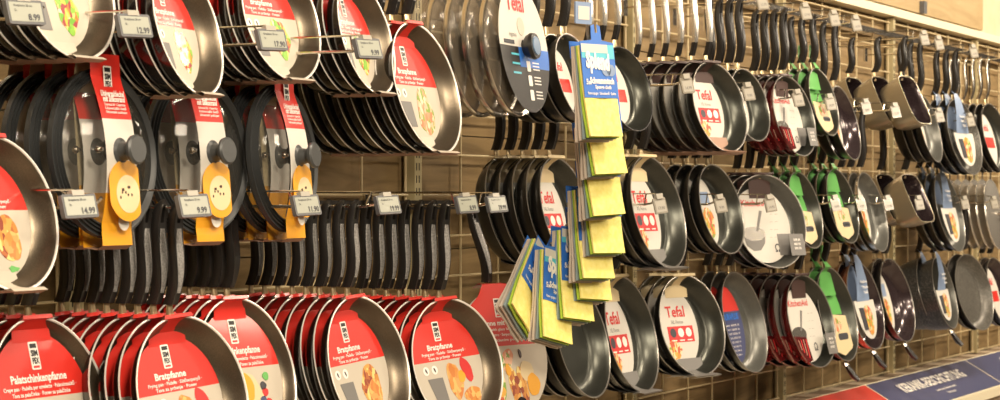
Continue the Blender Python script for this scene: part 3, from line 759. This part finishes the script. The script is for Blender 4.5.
# ------------------------------------------------------------------ hooks
# how far a hook's tag stands past its front item, and how far it is slid along the wall
TAGX = {(2, 5): (.05, -.06), (2, 112): (.045, -.05), (2, 206): (.135, -.05), (2, 290): (.145, -.02), (3, 52): (.075, -.075), (3, 195): (0, -.055),
        (3, 249): (.11, -.035), (3, 370): (.0, .01), (3, 460): (0, -.035)}
def hook(s, zr, hf, label, tag='esl', tilt=0., price='12.99', ext=0., dx=0.):
    r = root('display_hook', (s, 0, zr), label, 'hook', 'wall hooks with price tags')
    hf = hf + ext
    mb = MB()
    mb.box((0, -.042, 0), (.03, .008, .05), 'chrome')
    mb.tube([(0, -.04, 0), (0, -hf - .02, 0), (0, -hf - .040, .004), (0, -hf - .052, .016)], .0030, 'chrome', 8)
    mb.build('prong', r)
    mb = MB()
    mb.tube([(.012 + dx, -.04, .028), (.012 + dx, -hf - .045, .028), (.012 + dx, -hf - .055, .022)], .0020, 'chrome', 6)
    mb.tube([(0, -hf - .02, .0), (.012 + dx, -hf - .02, .028)], .0020, 'chrome', 6)
    mb.build('tag_arm', r)
    TT = Matrix.Translation((.004 + dx, -hf - .058, .012)) @ Matrix.Rotation(R(-14), 4, 'X') @ Matrix.Rotation(R(tilt), 4, 'Z') @ Matrix.Scale(.86, 4)
    if tag == 'esl':
        h = MB().plate(rect(0, -.012, .084, .044, .004), -.006, .004, 'tag_frame', TT).box((0, -.001, .012), (.03, .012, .010), 'clip', TT).build('price_tag', r)
        sc = MB().plate(rect(0, -.012, .074, .034), -.0066, -.006, 'tag_screen', TT)
        put_text(sc, price, .016, -.0072, -.022, .016, 'ink_dark', TT, .03)
        put_text(sc, 'Bratpfanne 28 cm', -.006, -.0072, -.001, .006, 'ink_dark', TT, .01)
        put_text(sc, 'St.', -.024, -.0072, -.010, .006, 'ink_dark', TT, .01)
        sc.build('tag_display', h)
    else:
        h = MB().plate(rect(0, -.018, .050, .048, .003), -.003, .002, 'tag_paper', TT).box((0, -.003, .010), (.026, .012, .016), 'clip', TT).build('price_tag', r)
        sc = MB().plate(rect(0, -.020, .040, .034), -.0038, -.003, 'clip' if tag == 'paper' else 'slate', TT)
        put_text(sc, price, .0, -.0044, -.026, .013, 'paper_grey', TT, .02)
        sc.build('tag_display', h)
    return r

# ------------------------------------------------------------------ the stacks
ROW = {1: H + .60, 2: H + .30, 3: H - .012}
def P_(n): return n
GREEN = dict(h='black', ins='coat_dark', out='out_satin')
TEF = dict(h='black', ins='coat_dark', out='out_satin', D=.045)
def K(**k): return k
# row, front disc centre (px, py), radius, count, pitch along hook, yaw, maker, options, noun for the label, place for the label, hook depth
ST = [
 (1, 66, -14, .120, 5, .038, 0, 'simpex', K(food='salad'), 'small black frying pan with salad picture', 'in the top left corner stack', .38),
 (1, 187, 28, .1165, 4, .034, 8, 'simpex', K(food='salad'), 'small black frying pan with salad picture', 'in the stack over the second glass lid', .43),
 (1, 282, 18, .120, 5, .036, -2, 'simpex', K(food='salad'), 'small black frying pan with salad picture', 'in the stack over the third glass lid', .38),
 (1, 366, 36, .118, 4, .034, 5, 'simpex', K(food='salad'), 'small black frying pan with salad picture', 'in the stack left of the shrimp label', .38),
 (1, 427, 88, .138, 8, .036, 1, 'simpex', K(food='salmon'), 'larger black frying pan with pink food picture', 'in the lowest hanging top row stack', .40),
 (1, 515, 50, .148, 5, .045, 4, 'tlid', K(), 'glass lid in packaging with bronze rim', 'in the lid stack at top centre', .38),
 (1, 577, 78, .108, 4, .040, 0, 'whitered', K(**TEF), 'black pan with thick black handle', 'in the stack behind the blue sponge cloth header', .38),
 (1, 629, 89, .108, 3, .038, -8, 'whitered', K(h='chrome', ins='coat_dark', out='out_satin', rim='out_satin'), 'small dark pan with long chrome handle', 'in the stack right of the sponge cloths', .38),
 (1, 721, 107, .128, 6, .042, -12, 'tefal', K(h='chrome', ins='coat_dark', out='out_satin'), 'dark pan with curved chrome handle', 'in the stack of six at top centre right', .38),
 (1, 751, 105, .106, 4, .030, -8, 'whitered', K(**TEF), 'small dark pan with black handle', 'in the top row stack after the chrome handles', .38),
 (1, 795, 116, .124, 4, .030, -9, 'kitchen', K(h='black', ins='coat_dark', out='out_red', D=.045, sleeve=True), 'dark red pan with white round label', 'in the top row stack with tall handles', .38),
 (1, 824, 102, .108, 3, .036, -3, 'green', K(**GREEN), 'pan with green strap and cream card', 'in the top row green label stack', .38),
 (1, 846, 123, .122, 2, .040, 0, 'foodcard', K(h='black', ins='coat_plum', out='out_satin'), 'pan with shiny plum interior', 'in the top row beside the green label stack', .38),
 (1, 915, 100, .092, 3, .095, -4, 'plain', K(h='black', ins='coat_plum', out='out_olive', rim='out_olive', D=.085, pitch=24, sq=.9, rbf=.80, name='square_pan'), 'deep square champagne pan', 'in the top row square pan stack', .40),
 (1, 930, 129, .124, 3, .036, 0, 'foodcard', K(h='black', ins='coat_grey', out='out_satin'), 'pan with grey interior', 'in the top row behind the square pans', .36),
 (1, 965, 137, .148, 3, .036, -8, 'bluetag', K(h='black', ins='coat_speck', out='out_satin'), 'large pan with grey speckled interior', 'in the top row near the right edge', .38),
 (1, 997, 138, .142, 6, .030, -6, 'whitered', K(h='steel', ins='coat_dark', out='out_satin'), 'dark pan with red and white label', 'in the last top row stack at right', .38),
 (2, 5, 213, .121, 3, .034, 0, 'simpex', K(food='steak'), 'small black frying pan with steak picture', 'in the stack cut by the left edge', .38),
 (2, 112, 153, .139, 4, .045, 0, 'lid', K(), 'round glass lid with grey silicone rim', 'in the leftmost lid stack', .38),
 (2, 206, 154, .145, 3, .045, -3, 'lid', K(), 'round glass lid with grey silicone rim', 'in the middle lid stack', .32),
 (2, 290, 158, .139, 3, .045, 6, 'lid', K(), 'round glass lid with grey silicone rim', 'in the rightmost lid stack', .35),
 (2, 567, 212, .132, 5, .036, 0, 'tefal', K(**TEF), 'black pan with black handle', 'in the stack left of the sponge cloths', .38),
 (2, 659, 212, .148, 3, .040, -3, 'tefal', K(**TEF), 'black pan with cream folded label', 'in the middle row right of the sponge cloths', .38),
 (2, 722, 209, .126, 4, .036, -5, 'foodcard', K(**TEF), 'dark pan with food label', 'in the middle row under the chrome handled pans', .38),
 (2, 773, 221, .140, 3, .036, -26, 'kitchen', K(h='black', ins='coat_grey', out='out_satin', D=.05), 'grey pan with saucepan picture', 'in the middle row with the widest white label', .38),
 (2, 806, 210, .120, 3, .036, -3, 'green', K(**GREEN), 'pan with green strap and cream card', 'in the left green middle row stack', .38),
 (2, 843, 206, .122, 3, .034, -3, 'green', K(**GREEN), 'pan with green strap and cream card', 'in the right green middle row stack', .38),
 (2, 873, 212, .135, 3, .034, 0, 'foodcard', K(h='black', ins='coat_grey', out='steel'), 'silver sided pan with food label', 'in the middle row beside the green labels', .38),
 (2, 918, 198, .092, 2, .090, -4, 'plain', K(h='black', ins='coat_plum', out='out_olive', rim='out_olive', D=.085, pitch=24, sq=.9, rbf=.80, name='square_pan'), 'deep square champagne pan', 'in the middle row square pan stack', .40),
 (2, 950, 212, .150, 3, .036, -2, 'bluetag', K(h='black', ins='coat_grey', out='out_satin'), 'dark pan with blue hang card', 'in the middle row near the right edge', .38),
 (2, 1000, 214, .140, 8, .034, 0, 'slid', K(), 'shiny steel lid', 'in the far right steel lid stack', .40),
 (3, 52, 404, .141, 6, .032, 0, 'simpex', K(food='crepe', title='Palatschinkenpfanne', crepe=True, D=.026, rbf=.86), 'flat crepe pan with red and cream label', 'in the bottom left corner stack', .34),
 (3, 195, 395, .134, 8, .032, -6, 'simpex', K(food='cutlet', roll=-3), 'black frying pan with red label', 'in the bottom row stack between the crepe pans', .46),
 (3, 249, 374, .144, 7, .028, -3, 'simpex', K(food='crepe', title='Palatschinkenpfanne', crepe=True, D=.026, rbf=.86, h='black'), 'flat crepe pan with plain black handle', 'in the second crepe pan stack', .31),
 (3, 370, 366, .140, 8, .032, -2, 'simpex', K(food='steak', roll=-3), 'black frying pan with steak picture', 'in the bottom row stack under the bare wall', .38),
 (3, 460, 363, .140, 7, .032, -13, 'simpex', K(food='cutlet', roll=-3), 'black frying pan with orange cutlet picture', 'in the widest bottom row stack', .38),
 (3, 583, 340, .139, 4, .042, 0, 'plain', K(**TEF), 'large dark pan', 'in the stack under the sponge cloths', .38),
 (3, 632, 334, .148, 3, .030, 0, 'tefal', K(**TEF), 'dark pan with red panel label', 'in the bottom row right of the sponge cloths', .38),
 (3, 694, 325, .136, 3, .036, -16, 'tefal', K(**TEF), 'dark pan with red panel label', 'in the bottom stack above the bare light wood', .38),
 (3, 745, 322, .145, 3, .036, -2, 'navycard', K(h='black', ins='coat_grey', out='out_satin'), 'dark pan with navy and red label', 'in the bottom row stack with navy label', .38),
 (3, 812, 321, .144, 5, .045, -9, 'kitchen', K(h='black', ins='coat_dark', out='out_red', D=.045, sleeve=True), 'dark red pan with white label', 'in the bottom row stack of glossy red pans', .38),
 (3, 838, 314, .152, 2, .034, -3, 'green', K(h='black', ins='coat_dark', out='out_satin', helper=True), 'pan with green strap and cream card', 'in the bottom row beside the red pans', .38),
 (3, 866, 305, .148, 2, .034, -3, 'bluetag', K(h='black', ins='coat_plum', out='out_copper', D=.06, helper=True), 'copper coloured pan with slate blue hang card', 'in the bottom row', .38),
 (3, 898, 300, .146, 2, .034, -3, 'foodcard', K(h='black', ins='coat_plum', out='out_satin', D=.05, helper=True), 'pan with shiny dark red interior', 'in the bottom row above the navy sign', .38),
 (3, 945, 293, .134, 2, .060, 0, 'bluetag', K(h='black', ins='coat_grey', out='out_grey', D=.10, rbf=.84, helper=True, name='cooking_pot'), 'deep grey patterned pot with blue card', 'in the bottom row', .38),
 (3, 975, 292, .150, 2, .034, -11, 'plain', K(h='black', ins='coat_speck', out='out_satin'), 'pan with speckled grey interior and no label', 'in the bottom row at right', .38),
 (3, 1001, 292, .142, 2, .034, -4, 'whitered', K(h='black', ins='coat_plum', out='out_satin'), 'dark brown pan', 'in the bottom row at the right edge', .38),
]
PRICES = ['12.99', '17.90', '9.99', '14.90', '14.99', '9.99', '11.90', '19.99', '8.99']
groups = 0
for q, (row, px, py, Rr, n, dy, yaw, kind, opt, noun, place, hf) in enumerate(ST):
    if px > 500:   # the lower a hook hangs, the shorter it is on the right-hand bays
        h2 = {1: .40, 2: .34, 3: .29}[row] + (.02 if opt.get('sq') else 0); Rr *= (CD - h2 - .03) / (CD - hf - .03); hf = h2
    zr = ROW[row] - (.026 if row == 2 and px < 400 else (.042 if row == 1 and px > 735 else 0))
    s = along(px, -hf - .03); zc = height(px, py, -hf - .03)
    L = zr - zc
    if kind == 'lid': r = make_lid(L, Rr, opt)
    elif kind == 'tlid': r = make_tefal_lid(L, Rr, opt)
    elif kind == 'slid': r = make_steel_lid(L, Rr, opt)
    else: r = make_pan(kind, L, Rr, opt)
    bpy.context.view_layer.update()
    index_kids()
    cat = 'lid' if 'lid' in kind else ('pot' if opt.get('name') == 'cooking_pot' else 'pan')
    grp = 'lids hanging on one hook' if cat == 'lid' else 'pans hanging on one hook'
    grp = noun.split(' with ')[0] + 's ' + place
    rnd = random.Random(q)
    
    items = [r] + [copy_tree(r) for _ in range(n - 1)]
    for i, o in enumerate(items):
        o.location = (s + (rnd.uniform(-.002, .002) if i else 0), -hf + i * dy, zr)
        o.rotation_euler = (0, 0, R(yaw + (rnd.uniform(-1.2, 1.2) if i else 0)))
        sn = noun.split(' with ')[0]
        o['label'] = ('front ' + noun + ' ' + place) if i == 0 else sn + ', ' + ORD[i] + ' from front, ' + place
        o['category'] = cat; o['group'] = grp
    tag = 'esl' if px < 480 else ('blue' if (row == 1 and 560 < px < 600) else 'paper')
    hook(s, zr, hf, 'price hook for ' + noun.split(' with ')[0] + 's ' + place, tag, -8 if px < 480 else -25, PRICES[q % 9], *TAGX.get((row, px), (0 if px < 500 or row == 1 else .045, 0)))

# card-faced pan with glass lid (bottom row, between the cutlet pans and the sponge cloths)
def lidded_set(px, py, Rr, hf, n):
    s = along(px, -hf - .03); zc = height(px, py, -hf - .03); L = ROW[3] - zc
    T = Matrix.Translation((.028, 0, 0)) @ disc_T(L, -.065, 12)
    r = root('frying_pan_set', (s, -hf, ROW[3]), 'frying pan with lid behind tall red and cream card, left of sponge cloths', 'pan', None, R(-14))
    pan_body(r, Rr * .97, .045, T, 'coat_in', 'out_black')
    handle_geo(r, L, Rr, T, 'grey')
    y = -.012
    out = [(-Rr * .28, Rr * 1.10), (-Rr * .42, Rr * .92)] + [(Rr * math.cos(a), Rr * math.sin(a)) for a in [R(128 + (412 - 128) * i / 40) for i in range(41)]] + [(Rr * .42, Rr * .92), (Rr * .28, Rr * 1.10)]
    mb = MB(); mb.plate(clip(out, Rr * .12, True), y, y + .001, 'red', T); mb.plate(clip(out, Rr * .12, False), y, y + .001, 'cream', T)
    mb.strip([(y, Rr * 1.10), (.004, Rr * 1.13), (.02, Rr * 1.08)], Rr * .56, 'red', T)
    card = mb.build('label_card', r)
    lt = MB(); logo_plate(lt, -Rr * .02, y - .001, Rr * .72, Rr * .24, T); lt.build('logo', card)
    lt = MB(); put_text(lt, 'Bratpfanne mit Glasdeckel', 0, y - .001, Rr * .48, Rr * .11, 'ink_white', T, .03, Rr * 1.4)
    for k, t_ in enumerate(('Frying pan with glass lid · Padella con', 'coperchio in vetro · Serpenyő üvegfedővel', 'Tava sa staklenim poklopcem')): put_text(lt, t_, 0, y - .001, Rr * (.38 - .085 * k), Rr * .06, 'ink_white', T, .02, Rr * 1.3)
    lt.build('lettering', card)
    fd = MB()
    for k, (a, b, rx, rz, ro, m_) in enumerate(((.02, -.10, .12, .19, -.5, 'salmon'), (.10, -.52, .11, .32, .15, 'steak'), (.30, -.50, .10, .30, .2, 'steak'), (.44, -.30, .16, .16, 0, 'kraft_cream'), (.56, -.52, .15, .18, 0, 'yellow_card'),
                                               (.22, -.88, .16, .18, .3, 'coat_plum'), (-.30, -.50, .20, .26, 0, 'veg'), (-.14, -.06, .05, .09, .4, 'green'), (.34, -.02, .03, .07, .2, 'ink_brown'), (.0, -.26, .06, .1, .2, 'yellow_card'))):
        fd.plate(blob(Rr * a, Rr * b, Rr * rx, Rr * rz, .05, 18, k, ro), y - .0008 - k * .0001, y, m_, T)
    fd.build('food_picture', card)
    hook(s, ROW[3], hf, 'price hook for the lidded pan with tall red card', 'esl', -8, '29.99')
lidded_set(483, 354, .143, .31, 1)

# ------------------------------------------------------------------ sponge cloth packs on a clip strip
def make_pack(W, Hh):
    r = bpy.data.objects.new('sponge_cloth_pack', None); COL.objects.link(r)
    # origin at the top centre of the header
    k = 0; th = .0045
    rnd = random.Random(3)
    for m_ in ('sponge_y', 'sponge_g', 'sponge_b', 'sponge_w', 'sponge_w'):
        nx, nz = 8, 10; vs = []; fs = []
        for sd in (0, 1):
            for i in range(nx + 1):
                for j in range(nz + 1):
                    x = -W / 2 + W * i / nx; z = -.012 - (Hh - .012) * j / nz - (0.002 * k if j == nz else 0)
                    b = .0016 * math.sin(i * 1.1 + k) * math.sin(j * .9 + k * 2)
                    flare = .010 * (j / nz) ** 2 * (k / 4 - .5) * 2
                    vs.append((x, -.008 + k * th + flare + (th * .86 if sd else 0) + b, z))
        N = (nx + 1) * (nz + 1)
        for i in range(nx):
            for j in range(nz):
                a = i * (nz + 1) + j
                fs.append((a, a + 1, a + nz + 2, a + nz + 1)); fs.append((N + a, N + a + nz + 1, N + a + nz + 2, N + a + 1))
        for i in range(nx):
            for j in (0, nz):
                a = i * (nz + 1) + j; b_ = a + nz + 1; fs.append((a, b_, N + b_, N + a) if j == 0 else (a, N + a, N + b_, b_))
        for j in range(nz):
            for i in (0, nx):
                a = i * (nz + 1) + j; fs.append((a, N + a, N + a + 1, a + 1) if i == 0 else (a, a + 1, N + a + 1, N + a))
        MB().add(vs, fs, m_).build('sponge_cloth', r); k += 1
    y = -.0135
    hd = Hh * .60
    mb = MB()
    mb.plate([(-W / 2 - .002, -hd), (W / 2 + .002, -hd), (W / 2 + .002, -.004), (W * .16, .0), (W * .14, .030), (W * .05, .034), (W * .05, .016), (-W * .03, .016), (-W * .03, .034), (-W * .14, .030), (-W * .16, 0), (-W / 2 - .002, -.004)], y, y + .001, 'blue')
    mb.plate(rect(0, -.024, W, .030), y - .0006, y, 'cyan')
    mb.plate(rect(-W * .1, -.018, W * .8, .018), y - .001, y, 'white')
    mb.plate([(-W / 2, -hd * .3), (W / 2, -.008), (W / 2, 0.0), (-W / 2, 0.0)], .0155, .0165, 'blue')
    h = mb.build('header_card', r)
    lt = MB(); put_text(lt, 'Splend', -W * .04, y - .0016, -Hh * .225, .046, 'ink_white', None, .06, W * .72, -.06)
    put_text(lt, 'Schwammtuch', W * .04, y - .0016, -Hh * .425, .018, 'ink_white', None, .05, W * .74)
    put_text(lt, 'Sponge cloth', W * .06, y - .0016, -Hh * .49, .011, 'ink_white', None, .03)
    put_text(lt, 'Panno spugna · Szivacskendő · Spužva', 0, y - .0016, -Hh * .555, .008, 'ink_white', None, .02, W * .86)
    put_text(lt, '5x', -W * .38, y - .0016, -Hh * .44, .016, 'ink_white', None, .03)
    for a in (-1, 1): lt.plate([(x + W * (.28 + .07 * a), z * .8 - Hh * .31) for x, z in circle(.016, n=16)[:-1]], y - .0012, y - .0006, 'slate')
    lt.build('lettering', h)
    return r
W_, H_ = .116, .205
pk = make_pack(W_, H_)
bpy.context.view_layer.update(); index_kids()
spots = [(592, 138, -1, -12), (597, 175, -2, -12), (595, 216, -2, -12), (596, 254, 1, -12), (586, 279, 2, -12), (584, 300, 4, -12), (567, 320, 7, -10), (546, 341, 12, -8), (516, 322, 44, -8)]
pl_ = ['topmost with blue header showing', 'second from the top', 'third from the top', 'fourth from the top', 'fifth from the top', 'sixth from the top', 'seventh from the top', 'lowest of the cascade', 'splayed out at the lower left']
chain = []
for i, (px, pyb, roll, yaw) in enumerate(spots):
    o = pk if i == 0 else copy_tree(pk)
    y = -.66 + .022 * i if i < 8 else -.47
    s = along(px, y); zb = height(px, pyb, y)
    rr = R(roll)
    o.location = (s - H_ * math.sin(rr) * -1 * (1), y, zb + H_ * math.cos(rr))
    o.rotation_euler = (R(-6), rr, R(yaw))
    o['label'] = 'yellow sponge cloth pack, ' + pl_[i]; o['category'] = 'sponge cloths'; o['group'] = 'sponge cloth packs on the clip strip'
    chain.append(Vector(o.location) + Vector((0, .008, .012)))
top = Vector((along(582, -.62), -.62, H + .56))
r = root('clip_strip', (0, 0, 0), 'pale plastic clip strip from which the sponge cloth packs hang', 'strip')
MB().tube([tuple(top), *[tuple(c) for c in chain[:8]]], .004, 'clip', 6, None, .4).build('strip_band', r)
tg = MB().plate(rect(0, 0, .050, .046, .003), -.002, .002, 'slate').plate(rect(0, .0, .034, .028), -.0028, -.002, 'white')
tg = tg.build('hanger_tag', r); tg.location = (along(583, -.67), -.67, height(583, 13, -.67)); tg.rotation_euler = (0, 0, R(-18))
mb = MB(); mb.tube([(top.x, -.04, H + .62), (top.x, top.y - .01, H + .60), tuple(top)], .003, 'chrome', 6); mb.build('hanging_wire', r)
